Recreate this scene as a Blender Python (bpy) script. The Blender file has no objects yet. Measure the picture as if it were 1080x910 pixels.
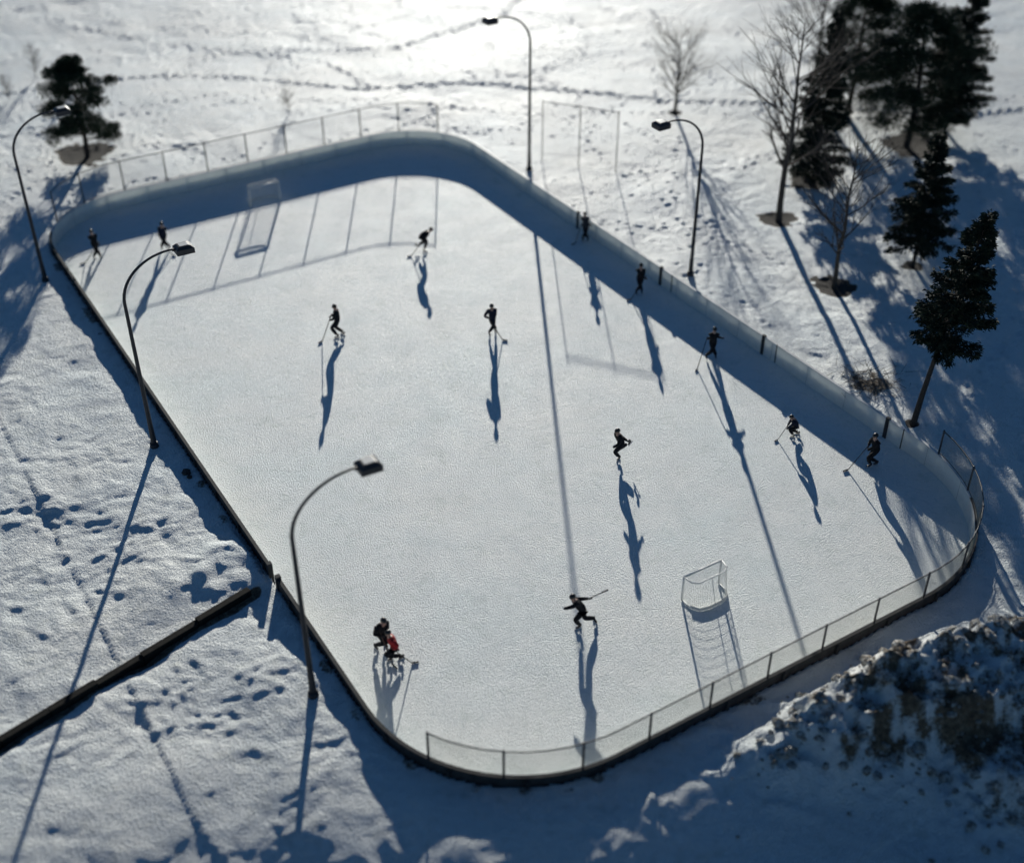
import bpy, math, random
import numpy as np
from mathutils import Vector, Matrix
scene=bpy.context.scene
COL=scene.collection
V=Vector
rng=np.random.RandomState(7); random.seed(11)

# ------------------------------------------------------------------ helpers
def link(o,parent=None):
    COL.objects.link(o)
    if parent: o.parent=parent
    return o
def mesh_obj(name,verts,faces,mats=(),parent=None,smooth=False,loc=None):
    me=bpy.data.meshes.new(name); me.from_pydata([tuple(v) for v in verts],[],faces)
    for m in mats: me.materials.append(m)
    if smooth: me.polygons.foreach_set('use_smooth',[True]*len(me.polygons))
    me.update(); o=bpy.data.objects.new(name,me); link(o,parent)
    if loc is not None: o.location=loc
    return o
def empty(name,loc=(0,0,0),rz=0):
    o=bpy.data.objects.new(name,None); o.empty_display_size=.3; o.location=loc; o.rotation_euler=(0,0,rz); link(o); return o
def nodes(name):
    m=bpy.data.materials.new(name); m.use_nodes=True; nt=m.node_tree
    return m,nt,nt.nodes['Principled BSDF']
def N(nt,t,**kw):
    n=nt.nodes.new(t)
    for k,v in kw.items(): setattr(n,k,v)
    return n
def simple(name,col,rough=.6,metal=0,var=.15,scale=20,bump=0,spec=.5,transl=0):
    m,nt,b=nodes(name); L=nt.links
    tc=N(nt,'ShaderNodeTexCoord'); no=N(nt,'ShaderNodeTexNoise'); no.inputs['Scale'].default_value=scale; no.inputs['Detail'].default_value=4
    L.new(tc.outputs['Object'],no.inputs['Vector'])
    r=N(nt,'ShaderNodeMapRange'); r.inputs['From Min'].default_value=.3; r.inputs['From Max'].default_value=.7
    r.inputs['To Min'].default_value=1-var; r.inputs['To Max'].default_value=1+var
    L.new(no.outputs['Fac'],r.inputs['Value'])
    mx=N(nt,'ShaderNodeVectorMath',operation='SCALE'); mx.inputs[0].default_value=col
    L.new(r.outputs[0],mx.inputs['Scale']); L.new(mx.outputs[0],b.inputs['Base Color'])
    b.inputs['Roughness'].default_value=rough; b.inputs['Metallic'].default_value=metal; b.inputs['Specular IOR Level'].default_value=spec
    if bump:
        bp=N(nt,'ShaderNodeBump'); bp.inputs['Strength'].default_value=bump; bp.inputs['Distance'].default_value=.02
        L.new(no.outputs['Fac'],bp.inputs['Height']); L.new(bp.outputs[0],b.inputs['Normal'])
    if transl:
        t=N(nt,'ShaderNodeBsdfTranslucent'); L.new(mx.outputs[0],t.inputs['Color']); ms_=N(nt,'ShaderNodeMixShader'); ms_.inputs[0].default_value=transl
        L.new(b.outputs[0],ms_.inputs[1]); L.new(t.outputs[0],ms_.inputs[2]); L.new(ms_.outputs[0],nt.nodes['Material Output'].inputs['Surface'])
    return m
class Tubes:
    def __init__(s): s.v=[];s.f=[];s.m=[]
    def add(s,p0,p1,r0,r1=None,n=6,cap=True,mi=0):
        r1=r0 if r1 is None else r1
        p0=V(p0);p1=V(p1);d=(p1-p0)
        if d.length<1e-6:return
        d.normalize(); a=d.orthogonal().normalized(); b=d.cross(a); k=len(s.v)
        for p,r in((p0,r0),(p1,r1)):
            for i in range(n):
                t=2*math.pi*i/n; s.v.append(p+a*(r*math.cos(t))+b*(r*math.sin(t)))
        for i in range(n):
            j=(i+1)%n; s.f.append((k+i,k+j,k+n+j,k+n+i)); s.m.append(mi)
        if cap:
            s.f.append(tuple(k+i for i in reversed(range(n)))); s.f.append(tuple(k+n+i for i in range(n))); s.m+= [mi,mi]
    def path(s,pts,rs,n=8,mi=0):
        k=len(s.v); ref=None
        P=[V(p) for p in pts]
        for i,p in enumerate(P):
            d=(P[min(i+1,len(P)-1)]-P[max(i-1,0)]).normalized()
            if ref is None: ref=d.orthogonal().normalized()
            a=(ref-d*ref.dot(d)).normalized(); ref=a; b=d.cross(a)
            for q in range(n):
                t=2*math.pi*q/n; s.v.append(p+a*(rs[i]*math.cos(t))+b*(rs[i]*math.sin(t)))
        for i in range(len(P)-1):
            for q in range(n):
                j=(q+1)%n; s.f.append((k+i*n+q,k+i*n+j,k+(i+1)*n+j,k+(i+1)*n+q)); s.m.append(mi)
        s.f.append(tuple(k+i for i in reversed(range(n)))); s.f.append(tuple(k+(len(P)-1)*n+i for i in range(n))); s.m+=[mi,mi]
    def box(s,c,ax,ay,az,hx,hy,hz,mi=0):
        c=V(c);ax=V(ax);ay=V(ay);az=V(az);k=len(s.v)
        for x,y,z in((-1,-1,-1),(1,-1,-1),(1,1,-1),(-1,1,-1),(-1,-1,1),(1,-1,1),(1,1,1),(-1,1,1)):
            s.v.append(c+ax*hx*x+ay*hy*y+az*hz*z)
        for q in((0,3,2,1),(4,5,6,7),(0,1,5,4),(1,2,6,5),(2,3,7,6),(3,0,4,7)):
            s.f.append(tuple(k+i for i in q)); s.m.append(mi)
    def obj(s,name,mats,parent=None,smooth=False,loc=None):
        o=mesh_obj(name,s.v,s.f,mats,parent,smooth,loc)
        if len(mats)>1: o.data.polygons.foreach_set('material_index',s.m)
        return o
# ------------------------------------------------------------------ noise
LAT=rng.rand(256,256)
def vnoise(x,y,wl,rot=0.,off=0.):
    c,s=math.cos(rot),math.sin(rot)
    X=(c*x-s*y)/wl+off*17.3+500; Y=(s*x+c*y)/wl+off*9.1+500
    xi=np.floor(X).astype(int); yi=np.floor(Y).astype(int); fx=X-xi; fy=Y-yi
    fx=fx*fx*(3-2*fx); fy=fy*fy*(3-2*fy)
    a=LAT[xi%256,yi%256];b=LAT[(xi+1)%256,yi%256];c2=LAT[xi%256,(yi+1)%256];d=LAT[(xi+1)%256,(yi+1)%256]
    return (a*(1-fx)+b*fx)*(1-fy)+(c2*(1-fx)+d*fx)*fy-.5
def sstep(a,b,x):
    t=np.clip((x-a)/(b-a),0,1); return t*t*(3-2*t)
# ------------------------------------------------------------------ rink frame
C=np.array((-3.13,48.23)); U=np.array((.5255,-.8508)); Wv=np.array((.8508,.5255))
W=25.4; L=47.0; BH=.95; TH=.10
RC,RD,RA,RB=6.7,5.6,5.0,4.7      # corner radii: near right, near left, far left, far right
def w2r(x,y):
    dx=x-C[0];dy=y-C[1]; return dx*Wv[0]+dy*Wv[1], dx*U[0]+dy*U[1]
def r2w(a,l): return (C[0]+Wv[0]*a+U[0]*l, C[1]+Wv[1]*a+U[1]*l)
def sdf(x,y):
    a,l=w2r(x,y); R=np.where(l>0,np.where(a>0,RC,RD),np.where(a>0,RB,RA))
    qa=np.abs(a)-(W/2-R); ql=np.abs(l)-(L/2-R)
    return np.hypot(np.maximum(qa,0),np.maximum(ql,0))+np.minimum(np.maximum(qa,ql),0)-R
hp_=math.pi/2
SEG=[L-RB-RC,hp_*RC,W-RC-RD,hp_*RD,L-RD-RA,hp_*RA,W-RA-RB,hp_*RB]
CUM=np.concatenate([[0],np.cumsum(SEG)]); S1,S2,S3,S4,S5,S6,S7,S8=CUM[1:]
def perim(s,off=0.):
    s=s%S8
    def cor(ca,cl,t0,q,R):
        t=math.radians(t0)+q/R; n=(math.cos(t),math.sin(t)); return (ca+(R+off)*n[0],cl+(R+off)*n[1],n)
    if s<S1: a,l,n=W/2+off,-(L/2-RB)+s,(1,0)
    elif s<S2: a,l,n=cor(W/2-RC,L/2-RC,0,s-S1,RC)
    elif s<S3: a,l,n=W/2-RC-(s-S2),L/2+off,(0,1)
    elif s<S4: a,l,n=cor(-(W/2-RD),L/2-RD,90,s-S3,RD)
    elif s<S5: a,l,n=-W/2-off,L/2-RD-(s-S4),(-1,0)
    elif s<S6: a,l,n=cor(-(W/2-RA),-(L/2-RA),180,s-S5,RA)
    elif s<S7: a,l,n=-(W/2-RA)+(s-S6),-L/2-off,(0,-1)
    else: a,l,n=cor(W/2-RB,-(L/2-RB),270,s-S7,RB)
    x,y=r2w(a,l); nn=(Wv[0]*n[0]+U[0]*n[1],Wv[1]*n[0]+U[1]*n[1])
    return x,y,nn
# ------------------------------------------------------------------ terrain
TREES=[(-25.62,70.05,1.9),(14.65,61.66,1.2),(16.08,54.20,1.15),(20.53,56.19,.6),(17.51,66.63,1.4),(24.6,72.2,2.0),(16.83,42.19,.35),(10.61,77.25,.5)]
EDGE=[(-19.5,21.6),(-15.8,25.3),(-12.3,28.9),(-9.25,32.0)]
def axis_nonuni(a,b,f,lim):
    xs=[a]
    while xs[-1]<b: xs.append(xs[-1]+f(xs[-1]))
    lo=[a];st=f(a)
    while lo[-1]>-lim: st*=1.3; lo.append(lo[-1]-st)
    st=f(xs[-1])
    while xs[-1]<lim: st*=1.3; xs.append(xs[-1]+st)
    return np.array(lo[::-1][:-1]+xs)
gx=axis_nonuni(-45,45,lambda v:.10,3000); gy=axis_nonuni(15,110,lambda v:.075+.0012*(v-15),3000)
X,Y=np.meshgrid(gx,gy,indexing='ij')
def seg_dist(x,y,p,q):
    px,py=p;dx,dy=q[0]-px,q[1]-py; L2=dx*dx+dy*dy
    t=np.clip(((x-px)*dx+(y-py)*dy)/L2,0,1); ex=x-px-t*dx; ey=y-py-t*dy
    side=np.sign(dx*ey-dy*ex); return np.hypot(ex,ey),t,side
sd=sdf(X,Y); A_,L_=w2r(X,Y)
far=np.clip((np.hypot(X,Y-55)-55)/60,0,1)
Z=.52+.35*vnoise(X,Y,13,.3,1)+.16*vnoise(X,Y,5,1.1,2)
Z=np.where(sd<6, .56+(Z-.52)*sstep(0.3,6,sd)+.03*vnoise(X,Y,1.3,.4,9),Z)
down=sstep(L/2-7,L/2+1,L_)
Z-=down*(sstep(1.2,7,sd)*1.0)
mask=sstep(-.18,.22,vnoise(X,Y,9,.7,3))
leftm=sstep(-10,-15,A_)
rough=.6+.4*mask+.3*leftm*(1-sstep(60,75,Y))
rough*=(1-.6*far)
XW=X+.9*vnoise(X,Y,1.9,.4,51)+.35*vnoise(X,Y,.7,.9,52); YW=Y+.9*vnoise(X,Y,1.9,1.4,53)+.35*vnoise(X,Y,.7,.2,54)
patch=.6+.9*sstep(-.2,.3,vnoise(X,Y,3.7,.9,55))
for wl,am,ro in((2.6,.10,.2),(1.25,.050,.9),(.75,.027,1.7),(.45,.024,2.4),(.26,.026,.55)):
    Z+=rough*am*vnoise(XW,YW,wl,ro,wl*3)*1.25*(patch if wl<1 else 1)
Z+=.05*np.abs(vnoise(X,Y*.45,2.2,.5,4))*(1-far)
def mound(p,q,h,sf,sb):
    d,t,side=seg_dist(X,Y,p,q); s=np.where(side<0,sf,sb)*(1+.5*vnoise(X,Y,2.3,.5,6))
    return h*np.minimum(1,1.7*np.exp(-(d/s)**2))
M=np.maximum.reduce([mound((9.9,25.6),(12.4,26.8),1.35,1.3,1.5),mound((12.4,26.6),(18.5,28.0),1.95,1.9,1.7),mound((14.8,24.6),(19,24.8),1.2,1.5,1.9),mound((8.3,24.6),(9.8,25.3),.6,.9,1.1)])
M*=sstep(.5,2.4,sd)
mm=np.clip(M/1.0,0,1)
rid=(.5-np.abs(vnoise(XW,YW,1.3,.3,21))*2)*.40+(.5-np.abs(vnoise(X,Y,.6,1.3,22))*2)*.40+(.5-np.abs(vnoise(X,Y,.33,.8,23))*2)*.30
Z+=M+mm*rid-.15*mm
cl=np.exp(-(((X-8.3)**2+(Y-25.0)**2)/4.5)); Z+=cl*np.maximum(0,vnoise(X,Y,.45,.2,31))*.5*(sd>.3)
cl=np.exp(-(((X+10.6)**2+(Y-33.6)**2)/2.6)); Z+=cl*(.25+.35*vnoise(X,Y,.7,.2,33))*(sd>.3)
def stamp(px,py,ang,depth,sx=.14,sy=.21):
    i0,i1=np.searchsorted(gx,(px-.5,px+.5)); j0,j1=np.searchsorted(gy,(py-.5,py+.5))
    if i1-i0<2 or j1-j0<2: return
    x=X[i0:i1,j0:j1]-px; y=Y[i0:i1,j0:j1]-py; c,s=math.cos(ang),math.sin(ang)
    a=(c*x+s*y)/sy; b=(-s*x+c*y)/sx; r=a*a+b*b
    Z[i0:i1,j0:j1]+=-depth*np.exp(-r*1.3)+depth*.3*np.exp(-(np.sqrt(r)-1.5)**2*5)
def trail(pts,n=1,depth=.06,wob=.25):
    P=[np.array(p,float) for p in pts]
    for _ in range(n):
        o=rng.randn(2)*wob; k=0
        for a,b in zip(P[:-1],P[1:]):
            d=b-a; Ld=np.hypot(*d); d/=Ld; nrm=np.array((-d[1],d[0])); q=0
            while q<Ld:
                p=a+d*q+o+nrm*(.13*(1 if k%2 else -1)+rng.randn()*.05+.5*math.sin((q+o[0]*9)*.35)*wob*2); k+=1
                if sdf(p[0],p[1])>.6: stamp(p[0],p[1],math.atan2(d[1],d[0])+rng.randn()*.2,depth*(.5+.8*rng.rand()))
                q+=.6+rng.rand()*.25
trail([(-48,90),(-34.3,80.4),(-23.2,84),(-10.3,81.2),(0,82.1),(10.1,79.4),(30,77),(48,80)],6,.085,.22)
trail([(-23.2,87.9),(-8.3,89.9),(-.7,97.7),(3,108)],3,.08,.2)
trail([(-44,101),(-30,92),(-14,86),(-10,81)],3,.07,.3)
trail([(-40,70),(-30,76),(-17,80),(2,77),(6,72),(9,63),(14,57)],2,.055,.5)
trail([(12,86),(20,79),(28,66),(26,50),(20,40)],2,.055,.6)
trail([(-36,60),(-29,61),(-26,66),(-33,80)],2,.055,.5)
trail([(-30,50),(-22,40),(-14,33),(-10,32.4)],1,.03,.6)
for _ in range(130):
    p=np.array((rng.uniform(-44,40),rng.uniform(52,105))); a=rng.rand()*6.28; pts=[p.copy()]
    for k in range(4): a+=rng.randn()*.5; p=p+np.array((math.cos(a),math.sin(a)))*rng.uniform(2,5); pts.append(p.copy())
    trail(pts,1,.055,.1)
D=np.zeros_like(Z)
for tx,ty,tr in TREES:
    d=np.hypot((X-tx),(Y-ty))/(tr*(1+.55*vnoise(X,Y,.8,.3,tx)+.4*vnoise(X,Y,.3,.7,ty))); D=np.maximum(D,1-sstep(.75,1.0,d)); Z-=.14*np.exp(-d*d*2)
LIT=D.copy()
D=np.maximum(D,mm*(.34+1.3*np.clip(vnoise(X,Y,1.5,.9,41)*.6+.5*vnoise(X,Y,.5,.1,42)+.45*vnoise(X,Y,.24,.1,47)+.10*(X-13)/4,-.3,.3)))
d=np.hypot(X-17.8,Y-23.0); D=np.maximum(D,(1-sstep(1.2,4.2,d+1.5*vnoise(X,Y,.8,.2,43)))*.66)
for p,q in zip(EDGE[:-1],EDGE[1:]):
    d,t,side=seg_dist(X,Y,p,q); D=np.maximum(D,np.where(side<0,(1-sstep(.20,.50,d+.3*vnoise(X,Y,.6,.2,44)))*.95,0))
    Z-=np.where(side<0,.14*np.exp(-(d/.5)**2),0)
d=np.hypot(X-15.7,Y-45.0); D=np.maximum(D,(1-sstep(.3,1.4,d+1.2*vnoise(X,Y,.4,.2,45)))*.5*(sd>.3))
D=np.maximum(D,np.where((sd>.1)&(sd<.5)&(A_<0),.45*sstep(.0,.25,vnoise(X,Y,.7,.1,46)),0))
Z=np.where(sd<.085,-.35,Z)
def hz(x,y):
    i=int(np.clip(np.searchsorted(gx,x)-1,0,len(gx)-2)); j=int(np.clip(np.searchsorted(gy,y)-1,0,len(gy)-2))
    fx=(x-gx[i])/(gx[i+1]-gx[i]); fy=(y-gy[j])/(gy[j+1]-gy[j])
    return float((Z[i,j]*(1-fx)+Z[i+1,j]*fx)*(1-fy)+(Z[i,j+1]*(1-fx)+Z[i+1,j+1]*fx)*fy)
nx,ny=X.shape
me=bpy.data.meshes.new('snow_ground')
co=np.empty((nx*ny,3),np.float32); co[:,0]=X.ravel();co[:,1]=Y.ravel();co[:,2]=Z.ravel()
idx=np.arange(nx*ny,dtype=np.int32).reshape(nx,ny)
q=np.stack([idx[:-1,:-1],idx[1:,:-1],idx[1:,1:],idx[:-1,1:]],-1).reshape(-1,4)
me.vertices.add(nx*ny); me.vertices.foreach_set('co',co.ravel())
me.loops.add(q.size); me.loops.foreach_set('vertex_index',q.ravel())
me.polygons.add(len(q)); me.polygons.foreach_set('loop_start',np.arange(0,q.size,4,dtype=np.int32))
me.polygons.foreach_set('use_smooth',np.ones(len(q),bool)); me.update(calc_edges=True)
at=me.attributes.new('dirt','FLOAT','POINT'); at.data.foreach_set('value',D.ravel().astype(np.float32))
at=me.attributes.new('litter','FLOAT','POINT'); at.data.foreach_set('value',LIT.ravel().astype(np.float32))
ground=bpy.data.objects.new('snow_ground',me); link(ground)
# snow material
def snow_mat(name,use_attr=True,dirt_const=0.):
    global nt,Lk,tc
    m,nt,b=nodes(name); Lk=nt.links
    tc=N(nt,'ShaderNodeTexCoord')
    n1=noise(.12,5); base=ramp(n1.outputs['Fac'],[(.35,(.88,.96,.97)),(.65,(.97,.98,.94))])
    n2=noise(1.6,6,.65); spk=ramp(n2.outputs['Fac'],[(.30,(.82,.83,.81)),(.46,(1,1,1))])
    c=mix(1.0,base.outputs[0],spk.outputs[0],'MULTIPLY')
    n3=noise(5,6,.7); dcol=ramp(n3.outputs['Fac'],[(.3,(.04,.028,.018)),(.5,(.17,.12,.07)),(.7,(.42,.33,.22))])
    n4=noise(9,6,.75); th=N(nt,'ShaderNodeMath',operation='ADD'); Lk.new(n4.outputs['Fac'],th.inputs[1])
    if use_attr:
        att=N(nt,'ShaderNodeAttribute',attribute_name='dirt'); Lk.new(att.outputs['Fac'],th.inputs[0])
    else: th.inputs[0].default_value=dirt_const
    thr=N(nt,'ShaderNodeMapRange'); thr.inputs['From Min'].default_value=.74; thr.inputs['From Max'].default_value=1.0; Lk.new(th.outputs[0],thr.inputs['Value'])
    dc=dcol.outputs[0]
    if use_attr:
        al=N(nt,'ShaderNodeAttribute',attribute_name='litter'); dc=mix(al.outputs['Fac'],dc,(.035,.027,.02))
    c=mix(thr.outputs[0],c,dc); Lk.new(c,b.inputs['Base Color'])
    rr=N(nt,'ShaderNodeMapRange'); rr.inputs['To Min'].default_value=.60; rr.inputs['To Max'].default_value=.95; Lk.new(thr.outputs[0],rr.inputs['Value']); Lk.new(rr.outputs[0],b.inputs['Roughness'])
    b.inputs['Specular IOR Level'].default_value=.75
    nb=noise(3.5,9,.74,.5); nb2=noise(13,3,.6)
    nn_=bumpn(nb.outputs['Fac'],.9,.15); nn_=bumpn(nb2.outputs['Fac'],1.,.095,nn_); Lk.new(nn_,b.inputs['Normal'])
    return m
def noise(sc,det=4,ro=.55,dist=0):
    n=N(nt,'ShaderNodeTexNoise'); n.inputs['Scale'].default_value=sc;n.inputs['Detail'].default_value=det;n.inputs['Roughness'].default_value=ro;n.inputs['Distortion'].default_value=dist
    Lk.new(tc.outputs['Object'],n.inputs['Vector']); return n
def ramp(src,stops):
    r=N(nt,'ShaderNodeValToRGB'); e=r.color_ramp.elements
    e[0].position,e[0].color=stops[0][0],(*stops[0][1],1); e[1].position,e[1].color=stops[-1][0],(*stops[-1][1],1)
    for p,c in stops[1:-1]:
        k=e.new(p);k.color=(*c,1)
    Lk.new(src,r.inputs[0]); return r
def mix(f,a,b_,mode='MIX'):
    x=N(nt,'ShaderNodeMix',data_type='RGBA',blend_type=mode)
    for s,v in((0,f),(6,a),(7,b_)):
        if isinstance(v,bpy.types.NodeSocket): Lk.new(v,x.inputs[s])
        else: x.inputs[s].default_value=v if s==0 else (*v,1)
    return x.outputs[2]
def bumpn(h,st,dist,prev=None):
    bp=N(nt,'ShaderNodeBump'); bp.inputs['Strength'].default_value=st; bp.inputs['Distance'].default_value=dist; Lk.new(h,bp.inputs['Height'])
    if prev is not None: Lk.new(prev,bp.inputs['Normal'])
    return bp.outputs[0]
me.materials.append(snow_mat('snow'))
M_chunk=snow_mat('dirty_snow',False,.42)
# ice
m,nt,b=nodes('ice'); Lk=nt.links; tc=N(nt,'ShaderNodeTexCoord')
n1=noise(.18,6,.6); base=ramp(n1.outputs['Fac'],[(.3,(.88,.97,.95)),(.5,(.95,.99,.96)),(.7,(.98,.99,.94))])
n2=noise(1.1,8,.75,.6); bl=ramp(n2.outputs['Fac'],[(.32,(.82,.85,.83)),(.48,(1,1,1))]); c=mix(1.,base.outputs[0],bl.outputs[0],'MULTIPLY')
sc=None
for s_,d_,w_ in((.9,1.2,.012),(1.7,.8,.016),(.45,2.2,.007)):
    n=noise(s_,1.5,.4,d_); su=N(nt,'ShaderNodeMath',operation='SUBTRACT'); Lk.new(n.outputs['Fac'],su.inputs[0]); su.inputs[1].default_value=.5
    ab=N(nt,'ShaderNodeMath',operation='ABSOLUTE'); Lk.new(su.outputs[0],ab.inputs[0])
    mr=N(nt,'ShaderNodeMapRange'); mr.inputs['From Min'].default_value=0; mr.inputs['From Max'].default_value=w_; mr.inputs['To Min'].default_value=1; mr.inputs['To Max'].default_value=0; Lk.new(ab.outputs[0],mr.inputs['Value'])
    if sc is None: sc=mr.outputs[0]
    else:
        mxn=N(nt,'ShaderNodeMath',operation='MAXIMUM'); Lk.new(sc,mxn.inputs[0]); Lk.new(mr.outputs[0],mxn.inputs[1]); sc=mxn.outputs[0]
scf=N(nt,'ShaderNodeMath',operation='MULTIPLY'); Lk.new(sc,scf.inputs[0]); scf.inputs[1].default_value=.38
c=mix(scf.outputs[0],c,(.62,.70,.69)); Lk.new(c,b.inputs['Base Color'])
b.inputs['Specular IOR Level'].default_value=1.0; b.inputs['IOR'].default_value=1.55
nr=noise(.7,6,.7); mr=N(nt,'ShaderNodeMapRange'); mr.inputs['To Min'].default_value=.52; mr.inputs['To Max'].default_value=.74; Lk.new(nr.outputs['Fac'],mr.inputs['Value']); Lk.new(mr.outputs[0],b.inputs['Roughness'])
nb=noise(2.2,10,.72,.3); nb2=noise(18,3,.6)
ad2=N(nt,'ShaderNodeMath',operation='MULTIPLY_ADD'); Lk.new(sc,ad2.inputs[0]); ad2.inputs[1].default_value=-.12; Lk.new(nb.outputs['Fac'],ad2.inputs[2])
nn_=bumpn(ad2.outputs[0],.42,.09); nn_=bumpn(nb2.outputs['Fac'],1.,.085,nn_); Lk.new(nn_,b.inputs['Normal'])
ICE=m
ring=[perim(i*S8/240,.05) for i in range(240)]
mesh_obj('ice_rink',[(x,y,0) for x,y,_ in ring],[tuple(reversed(range(240)))],[ICE])
if bpy.data.objects['ice_rink'].data.polygons[0].normal.z<0: bpy.data.objects['ice_rink'].data.flip_normals()

# ------------------------------------------------------------------ materials
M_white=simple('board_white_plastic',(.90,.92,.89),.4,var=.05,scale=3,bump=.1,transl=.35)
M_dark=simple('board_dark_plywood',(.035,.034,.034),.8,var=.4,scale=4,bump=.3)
M_seam=simple('board_seam',(.45,.47,.47),.7,var=.2)
M_cap=simple('board_cap',(.70,.70,.68),.6,var=.2,scale=2)
M_lampcap=simple('lamp_top',(.55,.56,.55),.5)
M_steel=simple('galvanised_steel',(.07,.07,.075),.5,.3,var=.2,scale=8)
M_wire=simple('fence_wire',(.30,.28,.22),.5,.5,var=.1)
M_pole=simple('lamp_pole_paint',(.035,.035,.04),.5,.3,var=.2)
M_head=simple('lamp_housing',(.04,.04,.045),.45,.3)
M_bark=simple('bark',(.045,.036,.03),.9,var=.35,scale=14,bump=.5)
M_twig=simple('twig_bark',(.085,.066,.052),.9,var=.3)
M_needle=simple('conifer_needles',(.020,.031,.018),.8,var=.5,scale=2.2,spec=.3)
M_pine=simple('pine_needles',(.026,.042,.021),.8,var=.5,scale=2.5,spec=.3)
M_timber=simple('edge_timber',(.020,.018,.015),.9,var=.4,scale=6,bump=.4,spec=.2)
M_frame=simple('goal_frame_paint',(.72,.72,.70),.4,.0)
M_net=simple('goal_net_twine',(.72,.72,.68),.9)
M_rock=simple('rock',(.05,.045,.04),.9,var=.4,bump=.5)

# ------------------------------------------------------------------ boards
GATE=(S4+7.0,S4+7.8)
rb=empty('rink_boards',(0,0,0))
vs=[];fs=[];ms=[]
def wall(sa,sb,o0,o1,z0,z1,mi_in,mi_out,mi_top):
    n=max(2,int((sb-sa)/.35)); k=len(vs)
    for i in range(n+1):
        s=sa+(sb-sa)*i/n
        x,y,_=perim(s,o0); x2,y2,_=perim(s,o1)
        vs.extend([(x,y,z0),(x,y,z1),(x2,y2,z1),(x2,y2,z0)])
    for i in range(n):
        a=k+4*i;c_=a+4
        fs.extend([(a,c_,c_+1,a+1),(a+1,c_+1,c_+2,a+2),(a+2,c_+2,c_+3,a+3)]); ms.extend([mi_in,mi_top,mi_out])
    fs.append((k,k+1,k+2,k+3)); ms.append(mi_out); a=k+4*n; fs.append((a+3,a+2,a+1,a)); ms.append(mi_out)
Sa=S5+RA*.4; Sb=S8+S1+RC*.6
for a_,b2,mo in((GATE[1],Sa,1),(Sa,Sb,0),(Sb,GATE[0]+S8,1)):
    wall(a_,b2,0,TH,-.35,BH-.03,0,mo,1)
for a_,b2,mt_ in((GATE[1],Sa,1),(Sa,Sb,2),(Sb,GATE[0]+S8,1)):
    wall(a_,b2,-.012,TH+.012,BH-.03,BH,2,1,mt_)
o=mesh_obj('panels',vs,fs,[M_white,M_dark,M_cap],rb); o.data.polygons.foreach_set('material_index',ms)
T=Tubes()
s=1.0
while s<S8:
    if not(GATE[0]-.1<s<GATE[1]+.1):
        x,y,n=perim(s,-.003); t=(-n[1],n[0],0)
        T.box((x,y,BH/2-.02),t,(n[0],n[1],0),(0,0,1),.008,.003,BH/2-.02,0)
        x,y,n=perim(s,TH+.045)
        T.box((x,y,BH/2-.05),(-n[1],n[0],0),(n[0],n[1],0),(0,0,1),.045,.042,BH/2-.03,1)
    s+=2.35
for l in (-7.75,-.3,7.45,15.2):
    s=l+(L/2-RB); x,y,n=perim(s,.02); T.box((x,y,BH/2+.02),(-n[1],n[0],0),(n[0],n[1],0),(0,0,1),.085,.06,BH/2+.04,1)
    x,y,n=perim(s+.9,.0); T.box((x,y,BH/2),(-n[1],n[0],0),(n[0],n[1],0),(0,0,1),.02,.02,BH/2+.012,1)
for s in GATE:
    x,y,n=perim(s,.05); T.box((x,y,.45),(-n[1],n[0],0),(n[0],n[1],0),(0,0,1),.09,.09,.60,1)
T.obj('battens_and_posts',[M_seam,M_dark],rb)

# ------------------------------------------------------------------ fences
def fence(name,sa,sb,z0,h,sp,mesh_sp,wr,pr=.03):
    e=empty(name,(0,0,0)); T=Tubes(); Wm=Tubes()
    n=round((sb-sa)/sp)
    for i in range(n+1):
        x,y,nn=perim(sa+(sb-sa)*i/n,.05)
        T.add((x,y,z0-.02),(x,y,z0+h+.03),pr*1.1,n=8)
    m_=int((sb-sa)/.6); Q=[perim(sa+(sb-sa)*i/m_,.05) for i in range(m_+1)]
    for zz,r in((z0+h-.02,pr*.75),(z0+.06,pr*.4)):
        T.path([(q[0],q[1],zz) for q in Q],[r]*(m_+1),6)
    Lq=sb-sa; d=mesh_sp; hh=h-.08
    def pt(s,z):
        x,y,_=perim(sa+s,.05); return (x,y,z0+.06+z)
    k=-hh
    while k<Lq:
        for sgn in(1,-1):
            z_a,z_b=(0,hh) if sgn>0 else (hh,0)
            s0=k; t0=max(0,(0-s0)/hh); t1=min(1,(Lq-s0)/hh)
            if t1>t0:
                Wm.add(pt(s0+hh*t0,z_a+(z_b-z_a)*t0),pt(s0+hh*t1,z_a+(z_b-z_a)*t1),wr,n=3,cap=False)
        k+=d
    T.obj('posts_and_rails',[M_steel],e,True); Wm.obj('chain_link',[M_wire],e); return e
fence('chain_link_fence',S1+1.2,S3+RD*1.06,BH,1.12,2.35,.075,.0030,.036)
fence('chain_link_fence',S5+RA*.64,S7+RB*.9,BH,1.75,2.4,.13,.0014,.034)
e=empty('backstop_fence',(0,0,0)); T=Tubes(); Wm=Tubes()
B=[V((1.8,69.4,.3)),V((3.95,68.6,.3)),V((6.1,67.7,.3))]
for p in B: T.add(p,p+V((0,0,4.0)),.028,n=8)
for zz in(4.2,): T.path([p+V((0,0,zz-.3)) for p in B],[.024]*3,6)
for i in range(60):
    p=B[0].lerp(B[2],i/60); Wm.add(p,p+V((0,0,3.9)),.0014,n=3,cap=False)
for i in range(48):
    Wm.add(B[0]+V((0,0,i*.08)),B[2]+V((0,0,i*.08)),.0014,n=3,cap=False)
T.obj('posts_and_rails',[M_steel],e,True); Wm.obj('wire_mesh',[M_wire],e)

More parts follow.
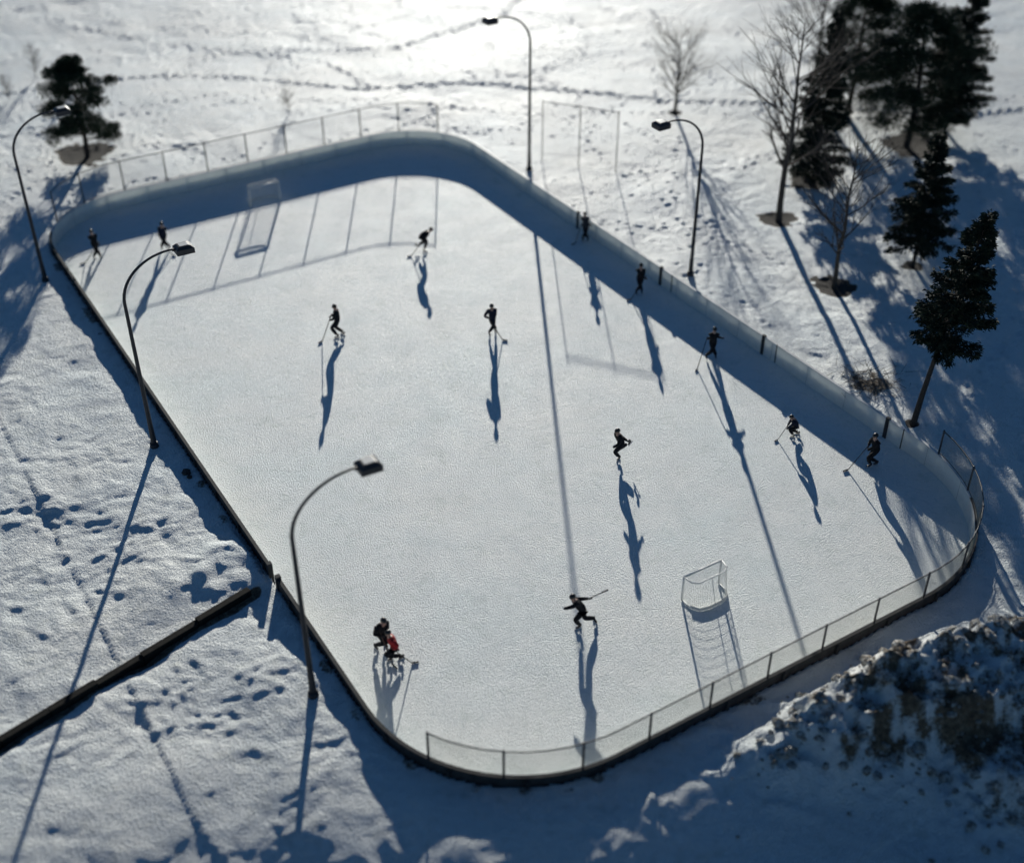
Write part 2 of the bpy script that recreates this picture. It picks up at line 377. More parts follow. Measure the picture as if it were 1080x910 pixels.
# ------------------------------------------------------------------ lamps
def lamp(x,y,hh,d):
    z=hz(x,y); e=empty('street_lamp',(x,y,z-.1)); T=Tubes(); d=V((d[0],d[1],0)); arm=2.35; zt=hh-z+.1
    pts=[(0,0,0),(0,0,.35)]; rs=[.125,.12]
    zs=zt-1.75
    for k in range(1,9): pts.append((0,0,.35+(zs-.35)*k/8)); rs.append(.10-.035*k/8)
    for k in range(1,15):
        t=k/14*math.pi*.5; p=d*(arm*.86*(1-math.cos(t)))+V((0,0,zs+1.72*math.sin(t))); pts.append(tuple(p)); rs.append(.062-.02*k/14)
    p=V(pts[-1])+d*.3; pts.append(tuple(p+V((0,0,-.02)))); rs.append(.04)
    T.path(pts,rs,10); T.add((0,0,0),(0,0,.28),.2,.16,10)
    T.obj('pole',[M_pole],e,True)
    H_=Tubes(); s=V((-d.y,d.x,0)); c=p+d*.24+V((0,0,-.02))
    def ringb(z,ex): 
        return [c+d*(-.33*ex)+s*(-.27*ex)+V((0,0,z)),c+d*(.34*ex)+s*(-.31*ex)+V((0,0,z)),c+d*(.34*ex)+s*(.31*ex)+V((0,0,z)),c+d*(-.33*ex)+s*(.27*ex)+V((0,0,z))]
    for z_,ex in((.13,.48),(.12,.66),(.02,1.0),(-.19,1.0)): H_.v+=ringb(z_,ex)
    for r_ in range(3):
        for i in range(4):
            j=(i+1)%4; H_.f.append((4*r_+i,4*(r_+1)+i,4*(r_+1)+j,4*r_+j)); H_.m.append(0)
    H_.f.append((0,1,2,3)); H_.m.append(1); H_.f.append((15,14,13,12)); H_.m.append(0)
    H_.box(c+V((0,0,-.21)),d,s,(0,0,1),.28,.23,.018,1)
    H_.box(c-d*.37,d,s,(0,0,1),.07,.05,.05,0)
    H_.obj('luminaire',[M_head,M_lampcap],e)
wv=(Wv[0],Wv[1])
for x,y,hh in((-6.35,27.08,8.95),(-14.64,40.64,8.95),(-23.39,54.59,8.95)): lamp(x,y,hh,wv)
lamp(1.01,67.97,9.85,(-wv[0],-wv[1])); lamp(9.01,55.18,9.1,(-wv[0],-wv[1]))

# ------------------------------------------------------------------ timber edge
e=empty('timber_edging',(0,0,0)); T=Tubes()
for p,q in zip(EDGE[:-1],EDGE[1:]):
    p=V((*p,0));q=V((*q,0)); n=int((q-p).length/2.4)+1
    for i in range(n):
        a=p.lerp(q,i/n); b_=p.lerp(q,(i+1)/n-.004); d=(b_-a).normalized(); s=V((-d.y,d.x,0)); c=(a+b_)/2
        z=(hz(*(c+s*.5).xy)+hz(*(c+s*.3).xy))/2
        T.box((c.x,c.y,z-.15),d,s,(0,0,1),(b_-a).length/2,.12,.27)
T.obj('timbers',[M_timber],e)

# ------------------------------------------------------------------ trees
def quads_obj(name,P,A,Bv,mat,parent):
    n=len(P); v=np.empty((n*4,3),np.float32)
    v[0::4]=P-Bv*.5; v[1::4]=P+A*.5-Bv*.1; v[2::4]=P+A; v[3::4]=P+A*.5+Bv*.6
    me=bpy.data.meshes.new(name); me.vertices.add(n*4); me.vertices.foreach_set('co',v.ravel())
    me.loops.add(n*4); me.loops.foreach_set('vertex_index',np.arange(n*4,dtype=np.int32)); me.polygons.add(n); me.polygons.foreach_set('loop_start',np.arange(0,n*4,4,dtype=np.int32)); me.update(calc_edges=True)
    me.materials.append(mat); o=bpy.data.objects.new(name,me); link(o,parent); return o
def rdir(n,r): 
    v=r.randn(n,3); return v/np.linalg.norm(v,axis=1)[:,None]
def conifer(x,y,h,zb,rad,seed,dens=1.0,lean=(0,0),name='spruce_tree'):
    r=np.random.RandomState(seed); z0=hz(x,y); e=empty(name,(x,y,z0-.1)); T=Tubes()
    ax=lambda z:np.array((lean[0]*(z/h)**1.3,lean[1]*(z/h)**1.3,z))
    T.path([ax(h*k/6) for k in range(7)],[max(.012,.015*h*(1-k/6)) for k in range(7)],8)
    P=[];A=[];Bq=[]
    nb=int((h-zb)*23)
    for i in range(nb):
        t=(i+r.rand())/nb; z=zb+(h-zb)*t; az=r.rand()*6.283; le=rad*((1-t)**.85)*r.uniform(.6,1.15)+.10
        if t<.10: le*=r.uniform(.45,.9)
        d=np.array((math.cos(az),math.sin(az),r.uniform(-.28,.02)+.5*t)); b0=ax(z); b1=b0+d*le; b1[2]+=.05*le
        T.add(b0,b1,.022*le/rad+.008,.004,4,False)
        n=int((le*60+12)*dens); s=r.rand(n)**.7
        side=np.array((-d[1],d[0],0)); p=b0+np.outer(s,(b1-b0)); p=p+np.outer(r.randn(n)*.16*(1-.45*s)*le*.9,side); p[:,2]+=r.randn(n)*.06-.05
        a=rdir(n,r)*.5+d*.8+np.outer(np.sign(r.randn(n)),side)*.4; a[:,2]-=.25; a/=np.linalg.norm(a,axis=1)[:,None]; ln=r.uniform(.12,.28,n)[:,None]
        w=np.cross(a,rdir(n,r)); w/=np.linalg.norm(w,axis=1)[:,None]
        P.append(p);A.append(a*ln);Bq.append(w*ln*.48)
    T.obj('trunk_and_limbs',[M_bark],e); quads_obj('foliage',np.concatenate(P),np.concatenate(A),np.concatenate(Bq),M_needle,e); return e
def pine(x,y,h,zb,rad,seed,nl=26,cl=.55,nq=190,name='pine_tree'):
    r=np.random.RandomState(seed); z0=hz(x,y); e=empty(name,(x,y,z0-.1)); T=Tubes()
    lean=np.array((r.uniform(-.3,.3),r.uniform(-.3,.3)))
    tr=lambda t:np.array((lean[0]*t*t+.1*math.sin(5*t),lean[1]*t*t,h*.93*t))
    T.path([tr(k/8) for k in range(9)],[.16*(1-k/8)*h/7+.025 for k in range(9)],8)
    P=[];A=[];Bq=[]
    for i in range(nl):
        t=zb/h+(1-zb/h)*((i+.5*r.rand())/nl); t=min(t,.99); b0=tr(t); az=i*2.4+r.randn()*.5
        prof=math.sin(math.pi*min(1,(t-zb/h)/(1-zb/h)*.82+.18))**.7
        le=rad*prof*r.uniform(.6,1.12); d=np.array((math.cos(az),math.sin(az),r.uniform(0,.35))); mid=b0+d*le*.55; b1=b0+d*le; b1[2]+=le*.12
        T.path([b0,mid,b1],[.05*le/rad+.015,.03,.01],5)
        for k in range(r.randint(3,6)):
            s=r.uniform(.45,1.05); c=b0+d*le*s+r.randn(3)*np.array((.3,.3,.12))*le*.5
            T.add(b0+d*le*s*.8,c,.014,.006,4,False)
            n=nq; rr=cl*r.uniform(.5,1.0)*np.array((1,1,.5)); q=rdir(n,r)*(r.rand(n)**.45)[:,None]*rr; p=c+q
            a=q/np.maximum(.05,np.linalg.norm(q,axis=1))[:,None]*.7+rdir(n,r)*.6; a[:,2]+=.3; a/=np.linalg.norm(a,axis=1)[:,None]; ln=r.uniform(.12,.28,n)[:,None]
            w=np.cross(a,rdir(n,r)); w/=np.linalg.norm(w,axis=1)[:,None]
            P.append(p);A.append(a*ln);Bq.append(w*ln*.34)
    T.obj('trunk_and_limbs',[M_bark],e); quads_obj('foliage',np.concatenate(P),np.concatenate(A),np.concatenate(Bq),M_pine,e); return e
def bare(x,y,h,rad,seed,r0,levels=5,name='bare_tree',zf=.25):
    r=random.Random(seed); z0=hz(x,y); e=empty(name,(x,y,z0-.1)); T=Tubes()
    def grow(p,d,l,ra,lv):
        n=3; pts=[p];rs=[ra]; q=p.copy(); dd=d.copy()
        for k in range(n):
            dd=(dd+V((r.uniform(-1,1),r.uniform(-1,1),r.uniform(-.3,.9)))*.13).normalized(); q=q+dd*l/n; pts.append(q.copy()); rs.append(max(.005,ra*(1-.38*(k+1)/n)))
        T.path(pts,rs,6 if lv<2 else 4)
        if lv>=levels: return
        for k in range(r.choice((3,4)) if lv else 1): 
            j=r.choice((1,2,3)) if lv else 3
            a=r.uniform(0,6.28); ax=dd.orthogonal().normalized(); ax.rotate(Matrix.Rotation(a,3,dd)); nd=dd.copy(); nd.rotate(Matrix.Rotation(r.uniform(.3,.85),3,ax))
            nd.z+=.12; nd.normalize(); grow(pts[j],nd,l*r.uniform(.58,.8),max(.006,rs[j]*.6),lv+1)
        grow(pts[-1],dd,l*.78,max(.006,rs[-1]*.9),lv+1)
    stem=[V((0,0,0))];rs=[r0]; K=9
    for k in range(1,K+1):
        stem.append(V((r.uniform(-.05,.05)*h*.12,r.uniform(-.05,.05)*h*.12,h*.86*k/K))); rs.append(r0*(1-.86*k/K))
    T.path(stem,rs,8)
    for k in range(2,K+1):
        for q in range(4):
            t=(k-r.random()*.9)/K; 
            if t<zf: continue
            p=V((stem[k].x,stem[k].y,h*.86*t)); a=r.uniform(0,6.28); prof=math.sin(math.pi*min(1,.2+.75*(t-zf)/(1-zf)))
            dd=V((math.cos(a),math.sin(a),r.uniform(.5,1.3))).normalized(); grow(p,dd,rad*.62*prof+.15,r0*(1-.8*t)*.42+.006,2)
    T.obj('trunk_and_branches',[M_twig],e); return e
pine(-25.62,70.05,6.4,1.2,2.3,3,30,.62,230)
bare(10.61,77.25,6.0,2.3,5,.12,4)
bare(14.65,61.66,12.8,3.4,8,.19,4)
bare(16.08,54.20,8.8,2.6,9,.13,4)
bare(20.2,80.5,9.5,3.2,14,.16,4)
conifer(17.51,66.63,10.0,.5,2.1,21,1.9)
conifer(20.53,56.19,7.3,1.3,1.9,22,2.1)
conifer(16.83,42.19,9.7,4.0,1.7,23,2.3,(1.15,.2))
pine(24.4,72.2,9.1,1.2,3.5,31,42,1.1,300); pine(21.6,76.5,8.8,1.4,3.0,32,34,1.05,260)
conifer(27.4,74.5,9.5,.8,2.8,33,1.8)
def sapling(x,y,h,seed): bare(x,y,h,h*.28,seed,.02*h**.5,3,'sapling',.15)
sapling(-14.5,77.25,1.5,1); sapling(-33.07,83.95,2.6,2); sapling(-33.5,79.6,1.8,3); sapling(-29.5,81.5,2.0,4)
T=Tubes(); r=random.Random(4)
for i in range(120):
    x=15.7+r.gauss(0,.7); y=45.3+r.gauss(0,.6); z=hz(x,y); a=r.uniform(0,6.28); l=r.uniform(.3,1.0)
    T.add((x,y,z+r.uniform(0,.12)),(x+math.cos(a)*l,y+math.sin(a)*l,z+r.uniform(.05,.4)),.012,.005,4)
T.obj('brush_pile',[M_twig])
import bmesh
def rock(x,y,s,seed):
    r=random.Random(seed)
    bm=bmesh.new(); bmesh.ops.create_icosphere(bm,subdivisions=2,radius=s)
    for v in bm.verts: v.co*=r.uniform(.7,1.15); v.co.z*=.65
    me=bpy.data.meshes.new('rock'); bm.to_mesh(me); bm.free(); me.materials.append(M_rock); o=bpy.data.objects.new('rock',me); o.location=(x,y,hz(x,y)+s*.15); link(o)
rock(-12.95,38.8,.2,1); rock(-12.75,38.5,.12,2); rock(18.5,23.5,.3,3); rock(17.6,22.9,.24,4)
bm=bmesh.new(); r=random.Random(12); cnt=0
while cnt<560:
    x=r.uniform(6.5,19); y=r.uniform(21.5,29)
    if sdf(np.array(x),np.array(y))<.7: continue
    i=int(np.searchsorted(gx,x)); j=int(np.searchsorted(gy,y)); wgt=mm[i,j]
    if r.random()>wgt*.9+.03: continue
    s=.05+.22*r.random()**3; g_=bmesh.ops.create_icosphere(bm,subdivisions=1,radius=s); z=hz(x,y)
    sx,sy,sz=r.uniform(.7,1.5),r.uniform(.7,1.3),r.uniform(.5,.9); rot=Matrix.Rotation(r.uniform(0,3),3,'Z')
    for v in g_['verts']:
        c_=V((v.co.x*sx,v.co.y*sy,v.co.z*sz))*r.uniform(.75,1.15); v.co=rot@c_+V((x,y,z+s*.15))
    cnt+=1
me=bpy.data.meshes.new('snow_chunks'); bm.to_mesh(me); bm.free(); me.materials.append(M_chunk); link(bpy.data.objects.new('snow_chunks',me))

# ------------------------------------------------------------------ goals
def goal(x,y,fx,fy,s=.92):
    ang=math.atan2(fy,fx)-math.pi/2; e=empty('hockey_goal',(x,y,.0),ang); e.scale=(s,s,s)
    T=Tubes(); w=.915;h=1.22;rt=.042
    tf=[(-w,0,.03),(-w,0,h),(w,0,h),(w,0,.03)]
    for a,b_ in zip(tf[:-1],tf[1:]): T.add(a,b_,rt,n=8)
    base=[(-w,0,.035),(-w*.98,-.50,.035),(-w*.75,-.84,.035),(-.25,-.93,.035),(.25,-.93,.035),(w*.75,-.84,.035),(w*.98,-.50,.035),(w,0,.035)]
    T.path(base,[.03]*8,8)
    top=[(-w,0,h),(-w*.93,-.42,h-.01),(-.6,-.56,h-.02),(.6,-.56,h-.02),(w*.93,-.42,h-.01),(w,0,h)]
    T.path(top,[.03]*6,8); T.add((0,-.93,.035),(0,-.56,h-.02),.02,n=6)
    T.obj('frame',[M_frame],e,True)
    Nn=Tubes()
    def ip(P,t):
        Ls=[(V(P[i+1])-V(P[i])).length for i in range(len(P)-1)]; s=t*sum(Ls)
        for i,l in enumerate(Ls):
            if s<=l or i==len(Ls)-1: return V(P[i]).lerp(V(P[i+1]),min(1,s/l))
            s-=l
    n=38; r_=.0045
    for i in range(n+1): Nn.add(ip(base,i/n),ip(top,i/n),r_,n=3,cap=False)
    m_=12
    for j in range(1,m_):
        pr=[ip(base,i/22).lerp(ip(top,i/22),j/m_) for i in range(23)]
        for a,b_ in zip(pr[:-1],pr[1:]): Nn.add(a,b_,r_,n=3,cap=False)
    for i in range(1,22):
        xx=-w+2*w*i/22; Nn.add((xx,0,h),(xx*.92,-.52,h-.02),r_,n=3,cap=False)
    for j in range(1,6): Nn.add((-w*.98,-.09*j,h-.003),(w*.98,-.09*j,h-.003),r_,n=3,cap=False)
    Nn.path([(p[0]*.97,p[1]*.97,.09) for p in base[1:-1]],[.04]*6,6)
    Nn.obj('net',[M_net],e)
goal(-14.0,64.55,U[0],U[1],.97); goal(6.75,32.55,-U[0],-U[1],.92)

# ------------------------------------------------------------------ skaters
def skin_mesh(name,verts,edges,radii,roots,sub=2):
    me=bpy.data.meshes.new(name+'_src'); me.from_pydata([tuple(v) for v in verts],edges,[])
    o=bpy.data.objects.new(name+'_src',me); COL.objects.link(o)
    md=o.modifiers.new('s','SKIN'); md.use_smooth_shade=True
    ly=me.skin_vertices[0].data
    for i,r_ in enumerate(radii):
        ly[i].radius=(r_,r_) if not isinstance(r_,tuple) else r_; ly[i].use_root=False
    for i in roots: ly[i].use_root=True
    sb=o.modifiers.new('u','SUBSURF'); sb.levels=sub
    g=bpy.context.evaluated_depsgraph_get(); nm=bpy.data.meshes.new_from_object(o.evaluated_get(g)); nm.name=name
    bpy.data.objects.remove(o); bpy.data.meshes.remove(me)
    nm.polygons.foreach_set('use_smooth',[True]*len(nm.polygons)); nm.materials.clear(); return nm
M_skin=simple('skin',(.45,.28,.21),.5,var=.05)
M_black=simple('black_cloth',(.012,.013,.016),.9,var=.3,scale=9,bump=.3,spec=.25)
M_navy=simple('navy_cloth',(.014,.019,.038),.9,var=.3,scale=9,bump=.3,spec=.25)
M_red=simple('red_jacket',(.36,.02,.025),.8,var=.2,scale=9,bump=.3,spec=.3)
M_grey=simple('grey_cloth',(.04,.042,.048),.9,var=.3,scale=9,bump=.3,spec=.25)
M_brown=simple('brown_cloth',(.05,.03,.022),.85,var=.3,scale=9,bump=.3)
M_helm=simple('helmet_black',(.012,.012,.014),.35)
M_glove=simple('glove',(.02,.02,.024),.7)
M_skate=simple('skate_boot',(.018,.018,.02),.4)
M_blade=simple('skate_blade',(.5,.5,.52),.25,.9)
M_hold=simple('skate_holder',(.6,.6,.6),.4)
M_wood=simple('stick_wood',(.06,.04,.028),.5,var=.3,scale=5)
M_tape=simple('stick_tape',(.02,.02,.02),.8)
M_eye=simple('eye',(.03,.02,.015),.3)
gv=[(0,-.02,0),(0,.03,0),(0,.075,0)];ge=[(0,1),(1,2)];gr=[.036,.042,.036];groots=[0]
for i,(fx,ln) in enumerate(((-.034,.062),(-.012,.074),(.012,.078),(.033,.068))):
    k=len(gv); gv+=[(fx*.8,.07,.0),(fx*1.05,.07+ln*.5,-.012),(fx*1.08,.07+ln*.72,-.04),(fx*1.05,.07+ln*.55,-.068)]; ge+=[(k,k+1),(k+1,k+2),(k+2,k+3)]; gr+=[.0125,.012,.011,.0095]; groots.append(k)
k=len(gv); gv+=[(.03,.015,-.005),(.058,.04,-.022),(.055,.07,-.045)]; ge+=[(k,k+1),(k+1,k+2)]; gr+=[.015,.013,.011]; groots.append(k)
GLOVE=skin_mesh('glove',gv,ge,gr,groots,1); GLOVE.materials.append(M_glove)
bm_=skin_mesh('boot',[(0,-.05,.225),(0,-.055,.14),(0,-.04,.095),(0,.05,.09),(0,.135,.085)],[(0,1),(1,2),(2,3),(3,4)],[.056,.052,.048,.043,.036],[0],2)
bm=bmesh.new(); bm.from_mesh(bm_)
def bbox(c,h,mi):
    r_=bmesh.ops.create_cube(bm,size=1); 
    for v in r_['verts']: v.co=V((c[0]+v.co.x*2*h[0],c[1]+v.co.y*2*h[1],c[2]+v.co.z*2*h[2]))
    for f in {f for v in r_['verts'] for f in v.link_faces}: f.material_index=mi; f.smooth=False
bbox((0,.035,.012),(.003,.15,.012),1); bbox((0,-.06,.036),(.014,.035,.014),2); bbox((0,.115,.036),(.014,.04,.014),2)
bm.to_mesh(bm_); bm.free()
for mt in(M_skate,M_blade,M_hold): bm_.materials.append(mt)
SKATE=bm_
def make_head(kind,matH):
    bm=bmesh.new(); bmesh.ops.create_uvsphere(bm,u_segments=28,v_segments=20,radius=1)
    for v in bm.verts:
        x,y,z=v.co; f=max(0,y)
        jaw=1-.28*max(0,-z-.1)
        nx_=x*.076*jaw; ny_=y*.095*(1-.12*max(0,-z)); nz_=z*.118
        ny_+=.022*math.exp(-((x*.076)**2/.00018+((z*.118+.012)**2)/.0006))*(f>.5)
        ny_-=.008*sum(math.exp(-(((x*.076-sx*.03)**2)+((z*.118-.012)**2))/.00018) for sx in(-1,1))*(f>.5)
        ny_+=.006*math.exp(-((x*.076)**2/.0004+((z*.118+.055)**2)/.00012))*(f>.4)
        ny_+=.008*math.exp(-((x*.076)**2/.0005+((z*.118+.095)**2)/.0004))*(f>.2)
        v.co=(nx_,ny_,nz_)
    for f in bm.faces: f.smooth=True
    for f in bm.faces:
        c=f.calc_center_median()
        if abs(c.x)<.024 and abs(c.z+.055)<.007 and c.y>.05: f.material_index=3
    def ell(c,s,mi,seg=12,cut=None):
        r_=bmesh.ops.create_uvsphere(bm,u_segments=seg,v_segments=max(6,seg*2//3),radius=1); vv=r_['verts']
        for v in vv: v.co=V((c[0]+v.co.x*s[0],c[1]+v.co.y*s[1],c[2]+v.co.z*s[2]))
        for f in {f for v in vv for f in v.link_faces}: f.material_index=mi; f.smooth=True
        if cut:
            dl=[v for v in vv if cut(v.co)]; bmesh.ops.delete(bm,geom=dl,context='VERTS')
    for sx in(-1,1):
        ell((sx*.03,.079,.012),(.012,.008,.009),2,8); ell((sx*.079,-.005,-.005),(.011,.02,.032),0,10)
    ell((0,-.006,.02),(.083,.104,.112),3,20,lambda c:(c.z<.045 and c.y>-.02) or c.z<-.045)
    if kind=='helmet':
        ell((0,-.008,.035),(.104,.125,.118),1,24,lambda c:(c.z<.05 and c.y>.03) or c.z<-.01)
        ell((0,.085,.055),(.07,.03,.012),1,12)
    elif kind=='toque':
        ell((0,-.008,.035),(.092,.112,.118),1,24,lambda c:(c.z<.05 and c.y>.03) or c.z<.02); ell((0,-.01,.05),(.098,.119,.026),1,20); ell((0,-.01,.165),(.03,.03,.03),1,8)
    me=bpy.data.meshes.new('head_'+kind); bm.to_mesh(me); bm.free()
    for mt in(M_skin,matH,M_eye,M_brown): me.materials.append(mt)
    return me
HEADS={'helmet':make_head('helmet',M_helm),'toque':make_head('toque',M_black),'hair':make_head('hair',M_brown)}
def ik(a,b_,l1,l2,hint):
    d=b_-a; L_=d.length; mx=(l1+l2)*.995
    if L_>mx: b_=a+d*(mx/L_); d=b_-a; L_=mx
    u=d/L_; x=(l1*l1-l2*l2+L_*L_)/(2*L_); h=math.sqrt(max(0,l1*l1-x*x)); hn=hint-u*hint.dot(u); hn.normalize(); return a+u*x+hn*h,b_
def frame(o,loc,ydir,zdir):
    y=V(ydir).normalized(); z=V(zdir); z=(z-y*z.dot(y)).normalized(); x=y.cross(z); m_=Matrix((x,y,z)).transposed().to_4x4(); m_.translation=loc; o.matrix_local=m_
def skater(pos,face,hip,spine,footL,footR,handL,handR,stick=None,stick_hand='R',both=True,jacket=M_black,pants=M_black,hat='helmet',s=1.0,look=None,toeL=None,toeR=None,name='hockey_skater'):
    e=empty(name,(pos[0],pos[1],0)); e.scale=(s,s,s)
    fa=math.radians(face); F=V((math.cos(fa),math.sin(fa),0)); Rt=V((math.sin(fa),-math.cos(fa),0)); hip=V(hip); sp=V(spine).normalized()
    Rs=(Rt-sp*Rt.dot(sp)).normalized(); fw=sp.cross(Rs)*-1
    if fw.dot(F)<0: fw=-fw
    chest=hip+sp*.30; nb_=hip+sp*.46; nk=nb_+(sp*.8+V((0,0,.3))).normalized()*.08; hd_dir=(sp*.55+V((0,0,.45))).normalized(); hc=nk+hd_dir*.14+fw*.01
    shL=nb_-sp*.03-Rs*.185; shR=nb_-sp*.03+Rs*.185
    hjL=hip-Rt*.10-V((0,0,.06)); hjR=hip+Rt*.10-V((0,0,.06))
    up=V((0,0,1))
    FL,FR=V(footL),V(footR)
    def ankle(f): return f+up*.19
    kL,aL=ik(hjL,ankle(FL),.44,.43,F+up*.1); kR,aR=ik(hjR,ankle(FR),.44,.43,F+up*.1)
    handL=V(handL);handR=V(handR)
    if stick:
        heel=V(stick); th_=handR if stick_hand=='R' else handL
        sd_=(heel-th_); 
        if both:
            lo=th_+sd_.normalized()*.42
            if stick_hand=='R': handL=lo
            else: handR=lo
    eL,wL=ik(shL,handL,.29,.27,-Rs*.7-up*.5-fw*.5); eR,wR=ik(shR,handR,.29,.27,Rs*.7-up*.5-fw*.5)
    vs=[hip,hip+sp*.15,chest,nb_,nk,hc-hd_dir*.04, shL,shL.lerp(eL,.5),eL,wL, shR,shR.lerp(eR,.5),eR,wR, hjL,hjL.lerp(kL,.5),kL,kL.lerp(aL,.45),aL, hjR,hjR.lerp(kR,.5),kR,kR.lerp(aR,.45),aR]
    ed=[(0,1),(1,2),(2,3),(3,4),(4,5),(3,6),(6,7),(7,8),(8,9),(3,10),(10,11),(11,12),(12,13),(0,14),(14,15),(15,16),(16,17),(17,18),(0,19),(19,20),(20,21),(21,22),(22,23)]
    rd=[.165,.16,.175,.125,.062,.055,.095,.085,.072,.052,.095,.085,.072,.052,.118,.112,.09,.09,.066,.118,.112,.09,.09,.066]
    me=skin_mesh('body',vs,ed,rd,[0],2)
    for mt in(jacket,pants,M_skin): me.materials.append(mt)
    seg=[]
    for i,(a,b_) in enumerate(ed): seg.append((vs[a],vs[b_],0 if i<3 or 5<=i<=12 else (2 if i in(3,4) else 1)))
    mi=[]
    for p in me.polygons:
        c=p.center; best=9;bm_i=0
        for a,b_,k in seg:
            d=b_-a; t=max(0,min(1,(c-a).dot(d)/max(1e-6,d.length_squared))); q=(c-a-d*t).length
            if q<best: best=q;bm_i=k
        if bm_i==1 and (c-hip).length<.2: bm_i=0
        mi.append(bm_i)
    me.polygons.foreach_set('material_index',mi)
    o=bpy.data.objects.new('body',me); link(o,e)
    ld=V(look) if look else (F*.9-up*.25)
    h=bpy.data.objects.new('head',HEADS[hat]); link(h,e); frame(h,hc,ld,hd_dir+up*.6)
    for nm,w_,el_,sx in(('glove_left',wL,eL,-1),('glove_right',wR,eR,1)):
        g=bpy.data.objects.new(nm,GLOVE); link(g,e); d=(w_-el_).normalized(); frame(g,w_,d,fw*1+up*.2); 
        if sx<0: g.matrix_local=g.matrix_local@Matrix.Diagonal((-1,1,1,1))
    for nm,ft,an,kn,toe in(('skate_left',FL,aL,kL,toeL),('skate_right',FR,aR,kR,toeR)):
        g=bpy.data.objects.new(nm,SKATE); link(g,e); t=V(toe) if toe else F
        z_=up if ft.z<.03 else (kn-an).normalized()*.8+up*.4
        frame(g,an-z_.normalized()*.19,t,z_)
    if stick:
        top=wR if stick_hand=='R' else wL
        T=Tubes(); d=(heel-top).normalized(); a=d.orthogonal().normalized(); b_=d.cross(a); c=(top-d*.12+heel)/2
        T.box(c,a,b_,d,.016,.011,(heel-top+d*.12).length/2,0)
        bd=V((d.x,d.y,0)); bd=bd.normalized() if bd.length>.1 else F
        if heel.z>.2: bd=(d+bd*.3).normalized()
        T.box(heel+bd*.12+V((0,0,.005)),bd,bd.cross(up).normalized(),up,.13,.010,.03,1)
        T.obj('hockey_stick',[M_wood,M_tape],e)
    return e
hp=.93
skater((-21.8,57.96),-60,(0,0,hp),(0,-.15,1),(-.16,0,0),(.16,.05,0),(-.25,-.3,.95),(.28,-.25,1.0),stick=(-.5,-.55,.03),both=True,jacket=M_black,hat='helmet')
skater((-18.46,59.03),-80,(0,0,hp-.05),(.1,-.25,1),(-.2,0,0),(.2,.05,0),(-.2,-.35,.95),(.3,-.3,1.0),stick=(.5,-.7,.03),stick_hand='L',jacket=M_navy)
skater((-4.69,58.82),0,(-.15,0,.92),(.9,0,.38),(.05,-.12,0),(-.25,.2,.12),(.2,-.25,.62),(.1,-.1,.8),stick=(-.62,-.55,.03),both=True,jacket=M_black,look=(1,-.2,-.5))
skater((-8.19,50.11),180,(-.02,0,hp),(-.12,-.02,1),(-.08,-.16,0),(.18,.12,0),(-.38,-.12,.98),(-.32,.08,1.08),stick=(-.75,-.45,.03),both=False,jacket=M_black,hat='toque',toeL=(-.8,-.5,0),toeR=(-.8,.5,0))
skater((-.95,50.37),-75,(0,.03,.90),(.0,-.25,.95),(-.12,-.12,0),(.16,.12,0),(-.02,-.45,1.0),(-.15,-.4,1.1),stick=(.5,-.6,.03),both=True,jacket=M_navy,hat='helmet')
skater((4.40,40.41),-150,(.05,.05,.86),(-.32,-.22,.92),(-.02,-.02,0),(.34,.40,.34),(-.32,-.3,.85),(.38,-.1,.95),stick=None,jacket=M_black,hat='helmet',toeL=(-.6,-.8,0),toeR=(-.5,-.3,-.6))
skater((3.95,60.0),-100,(0,0,hp),(-.12,-.1,1),(-.13,0,0),(.14,.05,0),(-.35,-.2,.9),(.3,-.2,1.0),stick=(-.55,-.35,.03),stick_hand='L',both=False,jacket=M_grey)
skater((6.37,54.22),-90,(0,0,hp),(0,-.1,1),(-.14,0,0),(.14,.05,0),(-.22,-.22,1.0),(.25,-.22,1.0),stick=(-.45,-.6,.03),jacket=M_black,hat='toque')
skater((9.20,48.18),-90,(0,0,.9),(0,-.12,1),(-.24,0,0),(.20,.05,0),(-.50,-.15,1.05),(.48,-.1,1.12),stick=(-.75,-.9,.03),stick_hand='L',both=False,jacket=M_black)
skater((11.91,42.06),180,(.05,0,.72),(-.62,-.1,.75),(-.12,-.14,0),(.2,.14,0),(-.52,-.25,.62),(-.45,.0,.7),stick=(-.95,-.35,.03),jacket=M_navy,s=.8)
skater((14.69,39.96),-160,(0,0,.9),(-.25,-.1,1),(-.14,-.05,0),(.16,.1,0),(-.45,-.15,.9),(-.3,.1,.98),stick=(-1.05,-.25,.03),jacket=M_black)
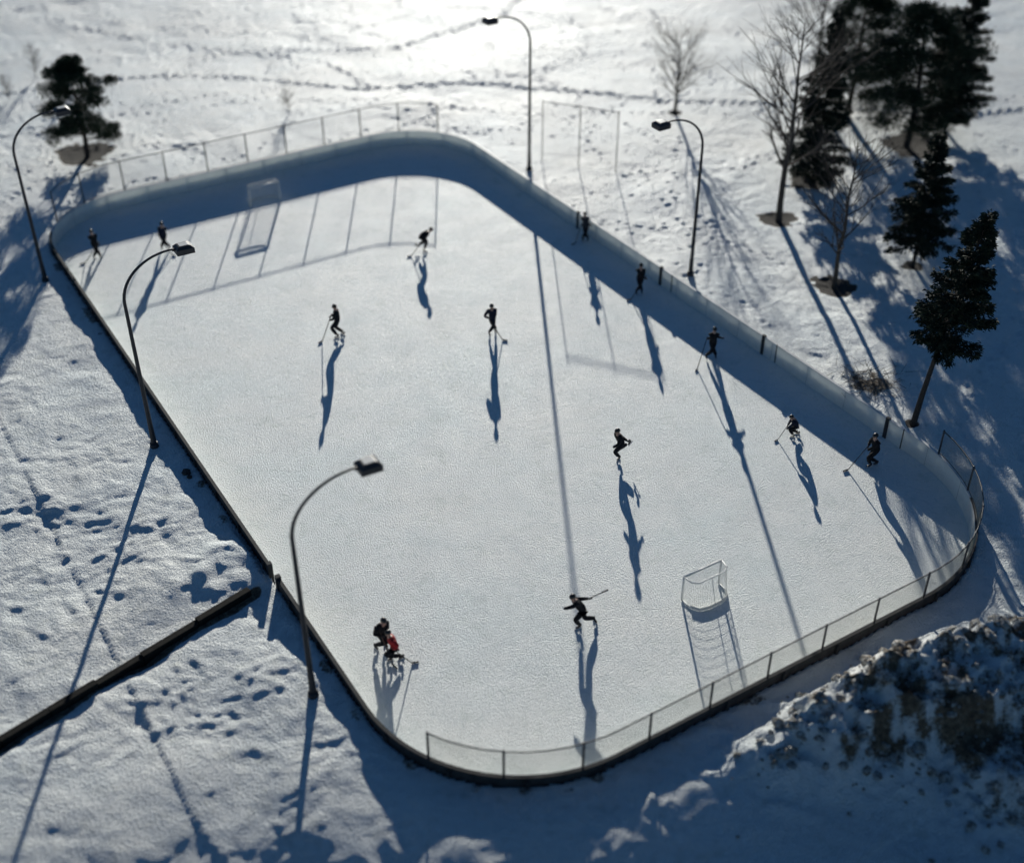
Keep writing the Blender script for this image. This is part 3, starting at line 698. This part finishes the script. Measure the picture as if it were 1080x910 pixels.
skater((2.44,30.84),-140,(-.02,.05,.80),(-.55,-.12,.78),(-.12,-.12,0),(.44,.20,0),(-.72,-.15,.95),(.22,.10,1.20),stick=(.66,.38,1.22),both=False,stick_hand='R',jacket=M_black,pants=M_black,toeL=(-.8,-.5,0),toeR=(.5,-.8,0))
skater((-4.45,29.75),-50,(0,0,.85),(.30,-.3,.9),(-.18,.0,0),(.14,.12,0),(.25,-.42,.8),(.1,-.35,.95),stick=(.45,-.75,.03),jacket=M_black,hat='helmet')
skater((-3.93,29.2),-150,(.02,0,.78),(-.30,-.05,.9),(-.16,.0,0),(.24,.08,0),(-.02,-.3,.9),(.12,-.22,.8),stick=(.62,-.15,.03),stick_hand='L',jacket=M_red,pants=M_black,hat='helmet',s=.92)

# ------------------------------------------------------------------ light, sky, camera
el=math.radians(11.2)
d=V((.035,-1,0)).normalized()*math.cos(el); d.z=-math.sin(el)
ld=bpy.data.lights.new('sun','SUN'); ld.energy=5; ld.angle=math.radians(.5); ld.color=(1,.97,.88)
lo=bpy.data.objects.new('sun',ld); link(lo); lo.rotation_euler=d.to_track_quat('-Z','Y').to_euler()
wd=bpy.data.worlds.new('World'); scene.world=wd; wd.use_nodes=True; nt=wd.node_tree
sk=nt.nodes.new('ShaderNodeTexSky'); sk.sky_type='NISHITA'; sk.sun_disc=False; sk.sun_elevation=el; sk.sun_rotation=math.radians(-2); sk.ozone_density=5.5; sk.dust_density=0; sk.air_density=1.0
bg=nt.nodes['Background']; nt.links.new(sk.outputs[0],bg.inputs[0]); bg.inputs[1].default_value=.06
H=30.5; f=1300; th=math.atan(935/1300)
cd=bpy.data.cameras.new('camera'); cam=bpy.data.objects.new('camera',cd); link(cam)
cam.location=(0,0,H); cam.rotation_euler=(math.pi/2-th,0,0); cd.sensor_width=36; cd.lens=36*f/1080; cd.clip_end=6000; cd.clip_start=.5
cd.dof.use_dof=True; cd.dof.focus_distance=47.5; cd.dof.aperture_fstop=.10
scene.camera=cam
scene.view_settings.view_transform='Standard'; scene.view_settings.look='None'; scene.view_settings.exposure=0
